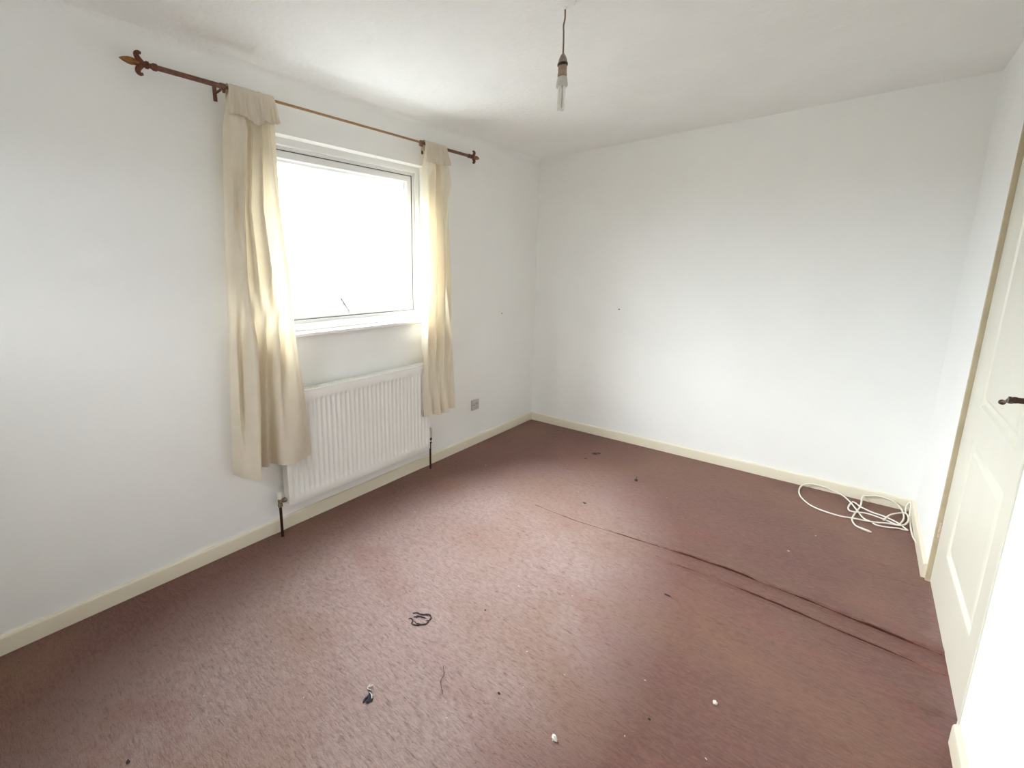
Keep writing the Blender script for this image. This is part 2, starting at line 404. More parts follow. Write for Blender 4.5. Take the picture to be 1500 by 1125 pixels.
# ------------------------------------------------------------------ skirting boards
SK = [(0, 0), (.015, 0), (.015, .058), (.013, .066), (.008, .071), (0, .072)]
def skirting(name, a, b_, inw, h=1.0):
    bm = nb(); A = Vector(a); B = Vector(b_); I = Vector(inw); K = max(2, int((B-A).length/.1)); rows = []
    for k in range(K+1):
        p = A.lerp(B, k/K); w_ = .0012*noise.noise(p*5)
        rows.append([bm.verts.new(p+I*(d+(w_ if d else 0))+Vector((0, 0, z*h+(w_ if z > .05 else -.01 if z == 0 else 0)))) for d, z in SK])
    for R0, R1 in zip(rows, rows[1:]):
        for q in range(len(SK)): bm.faces.new((R0[q], R0[(q+1) % len(SK)], R1[(q+1) % len(SK)], R1[q]))
    bm.faces.new(rows[0]); bm.faces.new(rows[-1][::-1])
    return obj(name, bm, 'gloss', smooth=.5, kind='structure')
skirting('baseboard_left', (0, RY, 0), (0, L, 0), (1, 0, 0))
skirting('baseboard_far', (0, L, 0), (WX, L, 0), (0, -1, 0))
skirting('baseboard_right', (WX, DY1+.012, 0), (WX, L, 0), (-1, 0, 0))
skirting('baseboard_right', (WX, RY, 0), (WX, DY0-.012, 0), (-1, 0, 0))

# ------------------------------------------------------------------ window
win = thing('window_1', (0, (WY0+WY1)/2, WZ0), 'white plastic framed window with one large top-hung pane', kind='structure')
FX = -.055
bm = nb()
ringframe(bm, WY0, WY1, WZ0+.020, WZ1, [(0, FX), (.040, FX), (.044, FX-.003), (.044, FX-.014), (.062, FX-.016), (.062, FX-.07), (0, FX-.07)])
part('outer_frame', bm, 'upvc', win, .4)
bm = nb()
ringframe(bm, WY0+.0625, WY1-.0625, WZ0+.0825, WZ1-.0625, [(0, FX-.013), (.0035, FX-.013), (.0035, FX-.05), (0, FX-.05)])
part('gasket', bm, 'gasket', win, .4)
sash_y0, sash_y1, sash_z0, sash_z1 = WY0+.066, WY1-.066, WZ0+.086, WZ1-.066
bm = nb()
ringframe(bm, sash_y0, sash_y1, sash_z0, sash_z1, [(0, FX-.017), (.034, FX-.017), (.038, FX-.021), (.040, FX-.030), (.052, FX-.040), (.054, FX-.07), (0, FX-.07)])
sash = part('sash', bm, 'upvc', win, .4)
part('glass_pane', box(nb(), (FX-.052, sash_y0+.045, sash_z0+.045), (FX-.046, sash_y1-.045, sash_z1-.045)), 'glass', win, None)
hy = (sash_y0+sash_y1)/2-.05
bm = nb(); box(bm, (FX-.019, hy-.040, sash_z0+.006), (FX-.003, hy+.040, sash_z0+.026), .003)
lathe(bm, [(.011, 0), (.011, .016), (.008, .022)], (FX-.012, hy+.012, sash_z0+.018), 'X', 14)
hd = part('handle', bm, 'upvc', win, .5)
bm = nb(); tube(bm, catmull([(FX+.002, hy+.014, sash_z0+.018), (FX+.014, hy+.008, sash_z0+.030), (FX+.016, hy-.018, sash_z0+.068), (FX+.018, hy-.045, sash_z0+.108)], 6), .0095, 8, True, lambda t: 1.1-.3*t)
lv = part('lever', bm, 'greylever', hd, .6)
for v in lv.data.vertices: v.co -= Vector(win.location)
bm = nb(); box(bm, (-.06, WY0, WZ0-.001), (.002, WY1, WZ0+.021), 0)
box(bm, (.0, WY0-.02, WZ0-.001), (.030, WY1+.02, WZ0+.021), .006, 3)
part('window_sill', bm, 'sill', win, .6)
# white-painted reveal lining (head and sides)
bm = nb()
for a_, c_ in (((-.054, WY0+.0, WZ1-.008), (.003, WY1, WZ1)), ((-.054, WY0, WZ0+.021), (.003, WY0+.008, WZ1-.008)), ((-.054, WY1-.008, WZ0+.021), (.003, WY1, WZ1-.008))):
    box(bm, a_, c_, .001, 1)
part('reveal_lining', bm, 'sill', win, .5)

w2 = thing('fill_opening', ((RWX0+RWX1)/2, RY, RWZ0), kind='structure')      # frame of the opening added out of view for fill light
bm = nb()
for a_, c_ in (((RWX0, RY-.07, RWZ0), (RWX1, RY-.02, RWZ0+.012)), ((RWX0, RY-.07, RWZ1-.012), (RWX1, RY-.02, RWZ1)), ((RWX0, RY-.07, RWZ0), (RWX0+.012, RY-.02, RWZ1)), ((RWX1-.012, RY-.07, RWZ0), (RWX1, RY-.02, RWZ1))):
    box(bm, a_, c_, .002, 1)
part('outer_frame', bm, 'upvc', w2, .5)
# ------------------------------------------------------------------ door
door = thing('door_1', (WX, (DY0+DY1)/2, 0), 'cream painted panelled door in right wall', kind='structure')
DF = WX+.013                                    # door face
lw = .012
bm = nb()
box(bm, (WX-.004, DY0-.0, 0), (WX+.11, DY0+lw, DZ), .002, 1)
box(bm, (WX-.004, DY0+lw, DZ-lw), (WX+.11, DY1-lw, DZ), .002, 1)
part('door_frame', bm, 'door', door, .5)
bm = nb(); box(bm, (WX-.003, DY1-lw, 0), (WX+.11, DY1, DZ), .002, 1)
part('hinge_jamb', bm, 'doorgap', door, .5, 'aged tan hinge-side jamb')
dy0, dy1, dz0, dz1 = DY0+lw+.003, DY1-lw-.003, .008, DZ-lw-.003
panels = [(1.79, 2.375, .235, .745), (1.79, 2.375, .875, 1.82)]
def leaf():
    bm = nb(); yy = [dy0, panels[0][0], panels[0][1], dy1]; zz = [dz0, panels[0][2], panels[0][3], panels[1][2], panels[1][3], dz1]
    Gf = [[bm.verts.new((DF, y_, z_)) for z_ in zz] for y_ in yy]; Gb = [[bm.verts.new((DF+.035, y_, z_)) for z_ in zz] for y_ in yy]
    for G in (Gf, Gb):
        for i in range(3):
            for j in range(5):
                if G is Gf and i == 1 and j in (1, 3): continue
                bm.faces.new((G[i][j], G[i+1][j], G[i+1][j+1], G[i][j+1]))
    for i in range(3):
        for j in (0, 5): bm.faces.new((Gf[i][j], Gf[i+1][j], Gb[i+1][j], Gb[i][j]))
    for j in range(5):
        for i in (0, 3): bm.faces.new((Gf[i][j], Gf[i][j+1], Gb[i][j+1], Gb[i][j]))
    return bm
part('door_leaf', leaf(), 'door', door, .5)
for (a_, b_, c_, d_) in panels:
    prof = [(0, DF), (.006, DF+.002), (.014, DF+.0115), (.024, DF+.014), (.030, DF+.0130), (.040, DF+.006), (.052, DF+.0015), (.058, DF+.001)]
    bm = nb(); ringframe(bm, a_, b_, c_, d_, prof, False)
    V = [bm.verts.new((DF+.001, y_, z_)) for y_, z_ in ((a_+.058, c_+.058), (b_-.058, c_+.058), (b_-.058, d_-.058), (a_+.058, d_-.058))]
    bm.faces.new(V); bmesh.ops.remove_doubles(bm, verts=bm.verts[:], dist=1e-5)
    part('door_panel', bm, 'door', door, .5)
# lever handle
bm = nb(); hyc, hz = 1.665, 1.035
box(bm, (DF-.006, hyc-.021, hz-.09), (DF+.001, hyc+.021, hz+.07), .003)
han = part('door_handle', bm, 'lever', door, .5, 'dark bronze lever handle')
bm = nb(); lathe(bm, [(.012, 0), (.011, .006), (.008, .012), (.008, .04), (.009, .05)], (DF-.004, hyc, hz+.012), 'X', 14)
bmesh.ops.transform(bm, matrix=Matrix.Translation((DF-.004, 0, 0)) @ Matrix.Diagonal((-1, 1, 1, 1)) @ Matrix.Translation((-(DF-.004), 0, 0)), verts=bm.verts[:])
X = DF-.043
pts = [(X, hyc-.004, hz+.010), (X, hyc+.02, hz+.006), (X, hyc+.045, hz-.002), (X-.001, hyc+.075, hz-.009)]
pts = [(X, hyc-.010, hz+.014), (X, hyc+.014, hz+.009), (X-.001, hyc+.036, hz+.002)]
tube(bm, catmull(pts, 6), .0085, 12, True, lambda t: 1.0-.05*t+.12*math.sin(t*9))
tube(bm, catmull([(X-.001, hyc+.034, hz+.002), (X-.001, hyc+.085, hz-.010), (X-.001, hyc+.115, hz-.018)], 6), .0042, 10)
blob(bm, (X-.001, hyc+.120, hz-.020), .0088, (.9, 1.25, .9), 0, 0)
lv = part('lever', bm, 'lever', han, .7)
for v in lv.data.vertices: v.co -= Vector(door.location)
bm = nb()
for k in range(3): lathe(bm, [(.0055, 0), (.0055, .021)], (DF-.003, DY1-lw-.002, .222+k*.0235), 'Z', 10)
part('hinge', bm, 'hinge', door, .5)
bm = nb(); box(bm, (WX+.004, DY0, -.08), (WX+.12, DY1, -.012)); part('threshold', bm, 'doorgap', door, None)
# ------------------------------------------------------------------ radiator
rad = thing('radiator', (.06, 1.365, .16), 'white ribbed panel radiator on wall below the window', 'radiator')
RX, ry0, ry1, rz0, rz1 = .092, .822, 1.908, .165, .778
def rad_front():
    """pressed panel: vertical flutes with rounded ends between flat top and bottom margins"""
    bm = nb(); npitch = 32; per = 8
    n_ = npitch*per; m0 = .022
    yy = [ry0]+[ry0+m0+(ry1-ry0-2*m0)*i/n_ for i in range(n_+1)]+[ry1]
    zz = [rz0, rz0+.010, rz0+.045, rz0+.052, rz0+.060, rz0+.070, (rz0+rz1)/2, rz1-.070, rz1-.060, rz1-.052, rz1-.045, rz1-.012, rz1]
    def dep(i, z):
        a_ = sst(rz0+.043, rz0+.070, z)*(1-sst(rz1-.070, rz1-.043, z))
        if i < 1 or i > n_+1: return 0
        ph = (i-1) % per/per
        s_ = [0, .15, .75, 1, 1, 1, .75, .15][(i-1) % per]
        return -.011*s_*a_
    G = [[bm.verts.new((RX+dep(i, z) - (.004 if z in (rz0, rz1) else 0) - (.004 if i in (0, len(yy)-1) else 0), y_, z)) for z in zz] for i, y_ in enumerate(yy)]
    for i in range(len(yy)-1):
        for j in range(len(zz)-1): bm.faces.new((G[i][j], G[i+1][j], G[i+1][j+1], G[i][j+1]))
    return bm
part('front_panel', rad_front(), 'rad', rad, .9)
part('back_body', box(nb(), (.030, ry0+.002, rz0+.003), (RX-.0125, ry1-.002, rz1-.003), .004), 'rad', rad, .5)
for (a_, b_) in ((ry0, ry0+.003), (ry1-.003, ry1)):
    part('side_cover', box(nb(), (.034, a_-.001, rz0+.005), (RX-.002, b_+.001, rz1+.003), .001, 1), 'rad', rad, .5)
bm = nb(); box(bm, (.030, ry0-.001, rz1-.002), (.040, ry1+.001, rz1+.006), .001, 1); box(bm, (RX-.012, ry0-.001, rz1-.002), (RX+.001, ry1+.001, rz1+.006), .002, 1)
for k in range(60):
    y_ = ry0+.02+k*(ry1-ry0-.04)/59; box(bm, (.039, y_-.004, rz1-.001), (RX-.011, y_+.004, rz1+.004))
part('top_grille', bm, 'rad', rad, .5)
for y_ in (ry0+.15, ry1-.15):
    part('wall_bracket', box(nb(), (.0008, y_-.02, rz0+.06), (.032, y_+.02, rz1-.06), .001, 1), 'rad', rad, .5)
# left lockshield valve with pipe
PX = .058
lv_ = thing('radiator_valve', (PX, .783, 0), 'dull metal valve with short white cap at left end of the radiator', 'valve')
part('supply_pipe', tube(nb(), [(PX, .783, -.01), (PX, .783, .10), (PX, .783, .175)], .0078, 12), 'copper', lv_, .7, 'dark brown pipe')
bm = nb(); lathe(bm, [(.010, .168), (.013, .170), (.013, .184), (.0105, .187), (.0115, .192), (.0115, .214), (.009, .218)], (PX, .783, 0), 'Z', 14)
part('valve_body', bm, 'brass', lv_, .6)
bm = nb(); lathe(bm, [(.008, 0), (.008, .012), (.0125, .014), (.0125, .030), (.008, .032), (.008, .042)], (PX, .785, .198), 'Y', 14)
part('union_nut', bm, 'brass', lv_, .6)
bm = nb(); lathe(bm, [(.0115, .214), (.0125, .218), (.0115, .244), (.009, .249)], (PX, .783, 0), 'Z', 14)
part('valve_cap', bm, 'whiteplastic', lv_, .6)
# right valve
rv = thing('radiator_valve', (PX, 1.945, 0), 'tall grimy white capped valve at right end of the radiator', 'valve')
VY = 1.945
part('supply_pipe', tube(nb(), [(PX, VY, -.01), (PX, VY, .10), (PX, VY, .195)], .0070, 12), 'copper', rv, .7, 'dark brown pipe')
bm = nb(); lathe(bm, [(.009, .190), (.0115, .192), (.0115, .203), (.007, .206), (.007, .212), (.0125, .214), (.0135, .228), (.0125, .236)], (PX, VY, 0), 'Z', 14)
part('valve_body', bm, 'black', rv, .6, 'blackened valve body')
bm = nb(); lathe(bm, [(.0072, .2045), (.0135, .206), (.0135, .2115), (.0072, .213)], (PX, VY, 0), 'Z', 14)
part('olive_ring', bm, 'whiteplastic', rv, .6)
bm = nb(); lathe(bm, [(.0075, 0), (.0075, .038)], (PX, VY-.040, .225), 'Y', 12)
part('union_nut', bm, 'brass', rv, .6)
bm = nb(); lathe(bm, [(.0125, .234), (.0145, .238), (.0145, .262), (.0125, .266), (.014, .270), (.0135, .298), (.009, .305)], (PX, VY, 0), 'Z', 14)
part('valve_cap', bm, 'grime', rv, .6)

# ------------------------------------------------------------------ curtain rod
ZR, XR = 2.190, .085
rod = thing('curtain_rod', (0, 1.40, ZR), 'antique brown metal curtain rod with fleur finials above the window', 'curtain rod')
for a_, b_ in ((.385, .656), (1.866, 2.345)):
    part('rod_end_tube', tube(nb(), [(XR, a_, ZR), (XR, (a_+b_)/2, ZR), (XR, b_, ZR)], .0098, 14), 'rod', rod, .7)
part('rod_inner_tube', tube(nb(), [(XR, .655, ZR), (XR, 1.3, ZR), (XR, 1.88, ZR)], .0062, 14), 'rodthin', rod, .7, 'thin brassy middle of rod')
for y_, yw in ((.655, .655), (1.866, 1.955)):
    bm = nb()
    lathe(bm, [(.0100, -.012), (.0128, -.010), (.0128, .010), (.0100, .012)], (XR, y_, ZR), 'Y', 16)
    lathe(bm, [(.004, -.024), (.006, -.022), (.006, -.012)], (XR, y_+.004, ZR), 'Z', 10)
    tube(bm, catmull([(XR-.010, y_, ZR-.004), (.060, y_+(yw-y_)*.12, ZR-.008), (.040, yw, ZR-.008), (.003, yw, ZR-.008)], 4), .0055, 10)
    box(bm, (.0005, yw-.009, ZR-.040), (.005, yw+.009, ZR+.024), .002)
    part('rod_bracket', bm, 'rod', rod, .6)
def finial(y0, d):
    """fleur-de-lis end: collar, two curled side petals, central spear"""
    f = nb()
    lathe(f, [(.0105, -.012), (.0135, -.008), (.0135, .004), (.0095, .010), (.0085, .016), (.0135, .020), (.0140, .028), (.0095, .034)], (0, 0, 0), 'Y', 16)
    lathe(f, [(.006, .030), (.0075, .040), (.0075, .050)], (0, 0, 0), 'Y', 14)
    for s_ in (-1, 1):
        P = [(0, .036, .003*s_), (0, .046, .010*s_), (0, .055, .020*s_), (0, .057, .031*s_), (0, .050, .038*s_), (0, .041, .036*s_)]
        tube(f, catmull(P, 5), .0095, 10, True, lambda t: .80+.40*math.sin(PI*min(1, t*1.1))-.25*t)
    g_ = nb(); lathe(g_, [(.0065, .044), (.0065, .052), (.0105, .062), (.0135, .076), (.0125, .088), (.0075, .104), (.002, .114), (.0003, .116)], (0, 0, 0), 'Y', 16)
    mtx = Matrix.Translation((XR, y0, ZR)) @ Matrix.Diagonal((1, d, 1, 1))
    for q in (f, g_): bmesh.ops.transform(q, matrix=mtx, verts=q.verts[:])
    fo = part('finial', f, 'finial', rod, .7)
    gg = part('finial_spear', g_, 'finialgold', fo, .7)
    for v in gg.data.vertices: v.co -= Vector(rod.location)
finial(.395, -1); finial(2.335, 1)

# ------------------------------------------------------------------ curtains
def smooth_lerp(secs, z):
    """secs: list of (z, [(y, x)...]) top to bottom"""
    if z >= secs[0][0]: return secs[0][1]
    for (za, A), (zb, B) in zip(secs, secs[1:]):
        if z >= zb:
            t = (za-z)/(za-zb)
            return [(a[0]+(b_[0]-a[0])*t, a[1]+(b_[1]-a[1])*t) for a, b_ in zip(A, B)]
    return secs[-1][1]
def cloth_sheet(secs, ztop, zbot_fn, nz_=70, sub=12, seed=0, wr=.0018):
    bm = nb(); rows = []
    for j in range(nz_+1):
        v = j/nz_; row = []
        base = smooth_lerp(secs, ztop+(zbot_fn(.5)-ztop)*v)
        mxx = sum(p[1] for p in base)/len(base)+.006; amp = 1+.45*sst(0, .12, v)
        base = [(p[0], max(.040, mxx+(p[1]-mxx)*amp)) for p in base]
        pts = catmull([(p[0], p[1], 0) for p in base], sub)
        for i, p in enumerate(pts):
            u_ = i/(len(pts)-1); z = ztop+(zbot_fn(u_)-ztop)*v
            q = Vector((p.x*22-z*.6, z*1.8, seed)); w1 = noise.noise(q); w2 = noise.noise(Vector((p.x*60, z*22, seed+4)))
            pleat = noise.noise(Vector((u_*15, z*.55, seed+8)))
            xx = p.y+wr*w1*2+wr*.5*w2+.010*pleat*min(1, v*4); yy = p.x+wr*.8*noise.noise(q+Vector((3, 3, 3)))
            k = sst(.95, .80, z) if z < .95 else 0
            k = 1-sst(.80, .95, z)
            if .79 < yy < 1.94: xx = xx*(1-k)+max(xx, .103+.35*max(0, xx-.085))*k        # hangs clear of the radiator
            row.append(bm.verts.new((xx, yy, z)))
        rows.append(row)
    for A, B in zip(rows, rows[1:]):
        for k in range(len(A)-1): bm.faces.new((A[k], A[k+1], B[k+1], B[k]))
    return bm, rows
def solid(o, t):
    m = o.modifiers.new('cloth_thickness', 'SOLIDIFY'); m.thickness = t; m.offset = 0; return o
def curtain(name, label, secs, ztop, zhem, flap, seed, dip):
    y0 = secs[0][1][0][0]; y1 = secs[0][1][-1][0]
    t = thing(name, (0, (y0+y1)/2, ztop), label, 'curtain', None)
    hem = lambda u_: zhem+.006*math.sin(u_*9+seed)
    bm, rows = cloth_sheet(secs, ztop, hem, seed=seed)
    part('drape', bm, 'cloth', t, 3)
    # stitched hem band, a doubled strip over the lowest 40 mm
    s2 = [(z, [(a, b_+.0022) for a, b_ in P]) for z, P in secs]
    bm, _ = cloth_sheet(s2, ztop, hem, seed=seed, nz_=70)
    kill = [v for v in bm.verts if v.co.z > zhem+.052]
    bmesh.ops.delete(bm, geom=kill, context='VERTS')
    part('hem', bm, 'cloth', t, 3)
    # heading: goes over the rod and hangs down as a gathered flap
    bm = nb(); nU = 90; rowsF = []
    prof = [(-.018, -.040), (-.018, -.02), (-.017, .0), (-.012, .012), (0, .018), (.012, .012), (.017, 0), (.019, -.03), (.024, -.06), (.030, -.09), (.034, -.112)]
    prof = [(p.x, p.y) for p in catmull([(a, b_, 0) for a, b_ in prof], 4)]
    for i in range(nU+1):
        u_ = i/nU; col = []
        for j, (dx, dz) in enumerate(prof):
            v_ = max(0, -dz)/.112 if j > len(prof)*.45 else 0
            yy = flap[0]+(flap[1]-flap[0])*u_ + (flap[2]*(u_-.5)*v_) + .010*v_*noise.noise(Vector((u_*6, v_*2, seed)))
            gat = noise.noise(Vector((u_*11, seed*2.1, v_*.8)))+.6*noise.noise(Vector((u_*25, seed, v_)))
            sharp = 1 if v_ > .12 else .15
            xx = XR+dx+sharp*(.006+.013*v_)*gat
            zz = ZR+dz*(1+dip*gs(u_-.52, .13)*v_ + .10*noise.noise(Vector((u_*5, seed, 2)))*v_) + .0025*noise.noise(Vector((u_*14, seed, 7)))
            col.append(bm.verts.new((xx, yy, zz)))
        rowsF.append(col)
    for A, B in zip(rowsF, rowsF[1:]):
        for k in range(len(A)-1): bm.faces.new((A[k], A[k+1], B[k+1], B[k]))
    solid(part('heading', bm, 'cloth', t, 3), .0025)
    return t
LS = [
 (2.165, [(.672, .086), (.683, .100), (.697, .078), (.718, .099), (.740, .078), (.762, .100), (.785, .079), (.805, .099), (.826, .080), (.845, .100), (.862, .082), (.882, .096)]),
 (2.03, [(.645, .080), (.668, .108), (.705, .112), (.742, .108), (.752, .078), (.768, .100), (.785, .078), (.806, .108), (.826, .082), (.842, .108), (.860, .090), (.876, .102)]),
 (1.70, [(.622, .082), (.642, .106), (.672, .092), (.694, .112), (.702, .066), (.728, .096), (.752, .070), (.784, .108), (.812, .070), (.840, .110), (.868, .102), (.884, .090)]),
 (1.40, [(.606, .080), (.632, .098), (.662, .120), (.690, .100), (.704, .060), (.736, .100), (.768, .064), (.800, .112), (.838, .062), (.866, .120), (.888, .114), (.900, .094)]),
 (1.05, [(.582, .084), (.610, .098), (.638, .078), (.672, .136), (.700, .122), (.712, .066), (.750, .104), (.772, .070), (.812, .118), (.838, .066), (.866, .128), (.912, .104)]),
 (.75, [(.562, .086), (.588, .112), (.614, .098), (.655, .150), (.684, .128), (.704, .070), (.736, .096), (.762, .080), (.795, .118), (.826, .112), (.882, .134), (.940, .102)]),
 (.42, [(.552, .076), (.572, .120), (.600, .160), (.632, .176), (.655, .128), (.688, .064), (.724, .094), (.746, .080), (.772, .126), (.822, .146), (.884, .126), (.962, .090)]),
]
curtain('curtain', 'wide cream cotton curtain with gathered top, hanging left of the window', LS, 2.165, .425, (.673, .885, .03), 1.3, .22)
RS = [
 (2.165, [(1.892, .094), (1.915, .104), (1.940, .082), (1.962, .102), (1.985, .082), (2.005, .106), (2.028, .086), (2.060, .104), (2.082, .088)]),
 (2.04, [(1.862, .094), (1.890, .118), (1.930, .112), (1.965, .114), (1.985, .076), (2.010, .120), (2.040, .124), (2.085, .118), (2.120, .100)]),
 (1.97, [(1.868, .090), (1.895, .112), (1.928, .088), (1.960, .114), (1.985, .072), (2.010, .120), (2.050, .126), (2.100, .116), (2.138, .098)]),
 (1.86, [(1.872, .088), (1.900, .108), (1.930, .082), (1.960, .112), (1.985, .070), (2.006, .114), (2.042, .122), (2.085, .108), (2.110, .090)]),
 (1.39, [(1.872, .086), (1.896, .110), (1.926, .080), (1.958, .122), (1.992, .072), (2.024, .118), (2.060, .110), (2.095, .076), (2.124, .096)]),
 (.90, [(1.842, .088), (1.872, .120), (1.905, .086), (1.940, .128), (1.980, .090), (2.014, .130), (2.052, .100), (2.095, .122), (2.140, .098)]),
 (.42, [(1.828, .082), (1.850, .124), (1.892, .134), (1.906, .104), (1.948, .150), (1.976, .122), (2.024, .152), (2.062, .118), (2.118, .140)]),
]
curtain('curtain', 'narrow cream cotton curtain hanging right of the window, nearest the corner', RS, 2.165, .425, (1.884, 2.086, .02), 5.7, .04)

# ------------------------------------------------------------------ pendant light
px, py = 1.295, 1.386
pen = thing('pendant_light', (px, py, H), 'bare bulb pendant light hanging from brown cord at ceiling', 'ceiling light')
bm = nb(); lathe(bm, [(.036, 0), (.036, -.006), (.031, -.013), (.010, -.017), (.006, -.024)], (px, py, H), 'Z', 28)
part('ceiling_rose', bm, 'ceiling', pen, .6)
cp = catmull([(px, py, H-.01), (px+.002, py, H-.05), (px-.003, py+.001, H-.075), (px-.001, py, H-.10), (px, py, H-.14), (px, py, 2.172)], 8)
part('cord', tube(nb(), cp, .0030, 8), 'cord', pen, .7)
bm = nb(); lathe(bm, [(.0045, 2.182), (.009, 2.176), (.0145, 2.163), (.0168, 2.152), (.0165, 2.150)], (px, py, 0), 'Z', 20)
hol = part('holder_cap', bm, 'holdertop', pen, .6)
bm = nb(); lathe(bm, [(.0165, 2.1515), (.0188, 2.150), (.0188, 2.1435), (.0160, 2.142)], (px, py, 0), 'Z', 20)
part('clamp_ring', bm, 'black', pen, .6)
bm = nb(); lathe(bm, [(.0155, 2.143), (.0160, 2.140), (.0160, 2.117), (.0170, 2.115), (.0170, 2.109), (.0120, 2.107)], (px, py, 0), 'Z', 20)
part('lamp_holder', bm, 'holder', pen, .6)
bm = nb(); lathe(bm, [(.0115, 2.109), (.0115, 2.105), (.0175, 2.103), (.0200, 2.090), (.0215, 2.079), (.0215, 2.073), (.0185, 2.071)], (px, py, 0), 'Z', 24)
bulb = part('bulb_base', bm, 'ballast', pen, .5)
for (ox, oy) in ((-.007, -.006), (.006, -.007), (.001, .008)):
    bm = nb(); dx, dy = -oy*.62, ox*.62
    P = [(px+ox+dx, py+oy+dy, 2.072), (px+ox+dx, py+oy+dy, 2.03), (px+ox+dx, py+oy+dy, 2.002), (px+ox+dx*.6, py+oy+dy*.6, 1.995), (px+ox-dx*.6, py+oy-dy*.6, 1.995), (px+ox-dx, py+oy-dy, 2.002), (px+ox-dx, py+oy-dy, 2.03), (px+ox-dx, py+oy-dy, 2.072)]
    q = part('bulb_tube', tube(bm, catmull(P, 5), .0045, 10), 'tube', pen, .8)

# ------------------------------------------------------------------ wall plate
sk = thing('wall_socket', (0, 2.528, .337), 'small square greyish wall socket right of the narrow curtain', 'socket')
part('face_plate', box(nb(), (-.001, 2.482, .294), (.010, 2.574, .380), .003), 'socket', sk, .5)
bm = nb()
box(bm, (.009, 2.494, .335), (.0115, 2.516, .341), .0008, 1); box(bm, (.009, 2.530, .343), (.0115, 2.560, .350), .0008, 1)
part('socket_slot', bm, 'socketdark', sk, .5)
for y_ in (2.489, 2.567):
    part('screw', lathe(nb(), [(.003, 0), (.003, .0012)], (.0095, y_, .337), 'X', 10), 'nail', sk, .5)

# ------------------------------------------------------------------ nails in the walls
bm = nb(); lathe(bm, [(.0035, -.002), (.0055, 0), (.005, .003), (.002, .004)], (0, 0, 0), 'X', 10)
o = obj('nail', bm, 'nail', smooth=.6); o.location = (.0005, 2.886, 1.053); tag(o, 'small rusty nail head in the window wall, above the wall socket', 'nail')
bm = nb(); lathe(bm, [(.0045, .002), (.0062, 0), (.0055, -.003), (.002, -.004)], (0, 0, 0), 'Y', 10)
o = obj('nail', bm, 'nail', smooth=.6); o.location = (.779, L-.0005, 1.093); tag(o, 'small rusty nail head in the far wall, left part', 'nail')

# ------------------------------------------------------------------ cable heap
CP = [(2.364, 2.954, .006), (2.344, 2.961, .006), (2.326, 2.982, .006), (2.314, 3.047, .006), (2.324, 3.136, .007), (2.346, 3.257, .012), (2.353, 3.372, .030), (2.375, 3.374, .043), (2.412, 3.375, .056), (2.459, 3.374, .053), (2.499, 3.374, .036), (2.524, 3.345, .014), (2.529, 3.259, .006), (2.512, 3.167, .006), (2.494, 3.127, .010), (2.433, 3.156, .012), (2.37, 3.17, .012), (2.309, 3.143, .012), (2.294, 3.176, .012), (2.3, 3.25, .01), (2.316, 3.3, .01), (2.351, 3.244, .012), (2.402, 3.191, .018), (2.443, 3.18, .018), (2.495, 3.15, .014), (2.530, 3.106, .008), (2.534, 3.095, .006), (2.501, 3.090, .006), (2.458, 3.065, .006), (2.415, 3.056, .006), (2.393, 3.08, .006), (2.361, 3.106, .006), (2.332, 3.193, .008), (2.297, 3.282, .016), (2.26, 3.345, .02), (2.217, 3.374, .022), (2.162, 3.375, .034), (2.097, 3.374, .030), (2.061, 3.352, .010), (2.059, 3.254, .005), (2.083, 3.161, .005), (2.146, 3.075, .005), (2.251, 3.045, .006), (2.325, 3.057, .010), (2.397, 3.069, .012), (2.459, 3.103, .013), (2.515, 3.125, .014), (2.542, 3.205, .014), (2.545, 3.28, .016), (2.535, 3.318, .014), (2.508, 3.296, .013), (2.47, 3.221, .018), (2.442, 3.125, .018)]
cb = thing('cable', (2.30, 3.20, 0), 'tangled white cable lying in the far right corner', 'cable')
part('cable_run', tube(nb(), catmull(CP, 6), .0042, 8), 'cable', cb, 1)
bm = nb(); tube(bm, [(2.350, 2.958, .006), (2.366, 2.950, .006), (2.386, 2.945, .006)], .0065, 12)
tube(bm, [(2.384, 2.9455, .006), (2.394, 2.943, .006)], .0035, 8)
part('plug', bm, 'plug', cb, .5)
CP2 = [(2.538, 3.335, .006), (2.540, 3.376, .035), (2.553, 3.382, .060), (2.556, 3.36, .05), (2.553, 3.30, .018), (2.552, 3.22, .007), (2.551, 3.12, .006), (2.554, 3.02, .008), (2.557, 2.95, .02), (2.559, 2.90, .03)]
part('cable_tail', tube(nb(), catmull(CP2, 6), .0042, 8), 'cable', cb, 1)

# ------------------------------------------------------------------ litter on the carpet
def hz_(x, y): return carpet_h(x, y)
def strokes(L_, r, m, name, loc, label, cat):
    bm = nb()
    for P in L_: tube(bm, catmull([(loc[0]+a, loc[1]+b_, hz_(loc[0]+a, loc[1]+b_)+.0025+(c_[0] if c_ else 0)) for a, b_, *c_ in P], 6), r, 6, True, lambda t: .6+.6*math.sin(PI*t)+.15*math.sin(t*23))
    o = obj(name, bm, m, smooth=1); 
    for v in o.data.vertices: v.co -= Vector((loc[0], loc[1], 0))
    o.location = (loc[0], loc[1], 0); return tag(o, label, cat)
strokes([[(-.040, -.002), (-.030, .012), (-.014, .016), (0, .026), (.016, .034)], [(.0, .028), (.014, .040), (.032, .034), (.038, .018), (.030, .006)],
         [(-.022, -.014), (-.010, .004), (.004, .010), (.020, .016)], [(.040, .012), (.040, -.008), (.028, -.022), (.010, -.030), (-.004, -.026)],
         [(-.004, -.044), (-.010, -.030), (-.024, -.026), (-.030, -.034)], [(-.004, -.044), (.010, -.042), (.024, -.030), (.034, -.014)], [(-.008, -.008), (-.016, -.002), (-.012, .006)]],
        .0022, 'fluff', 'thread_scrap', (1.035, .862), 'curled ring of dark thread lying on middle of the carpet', 'thread')
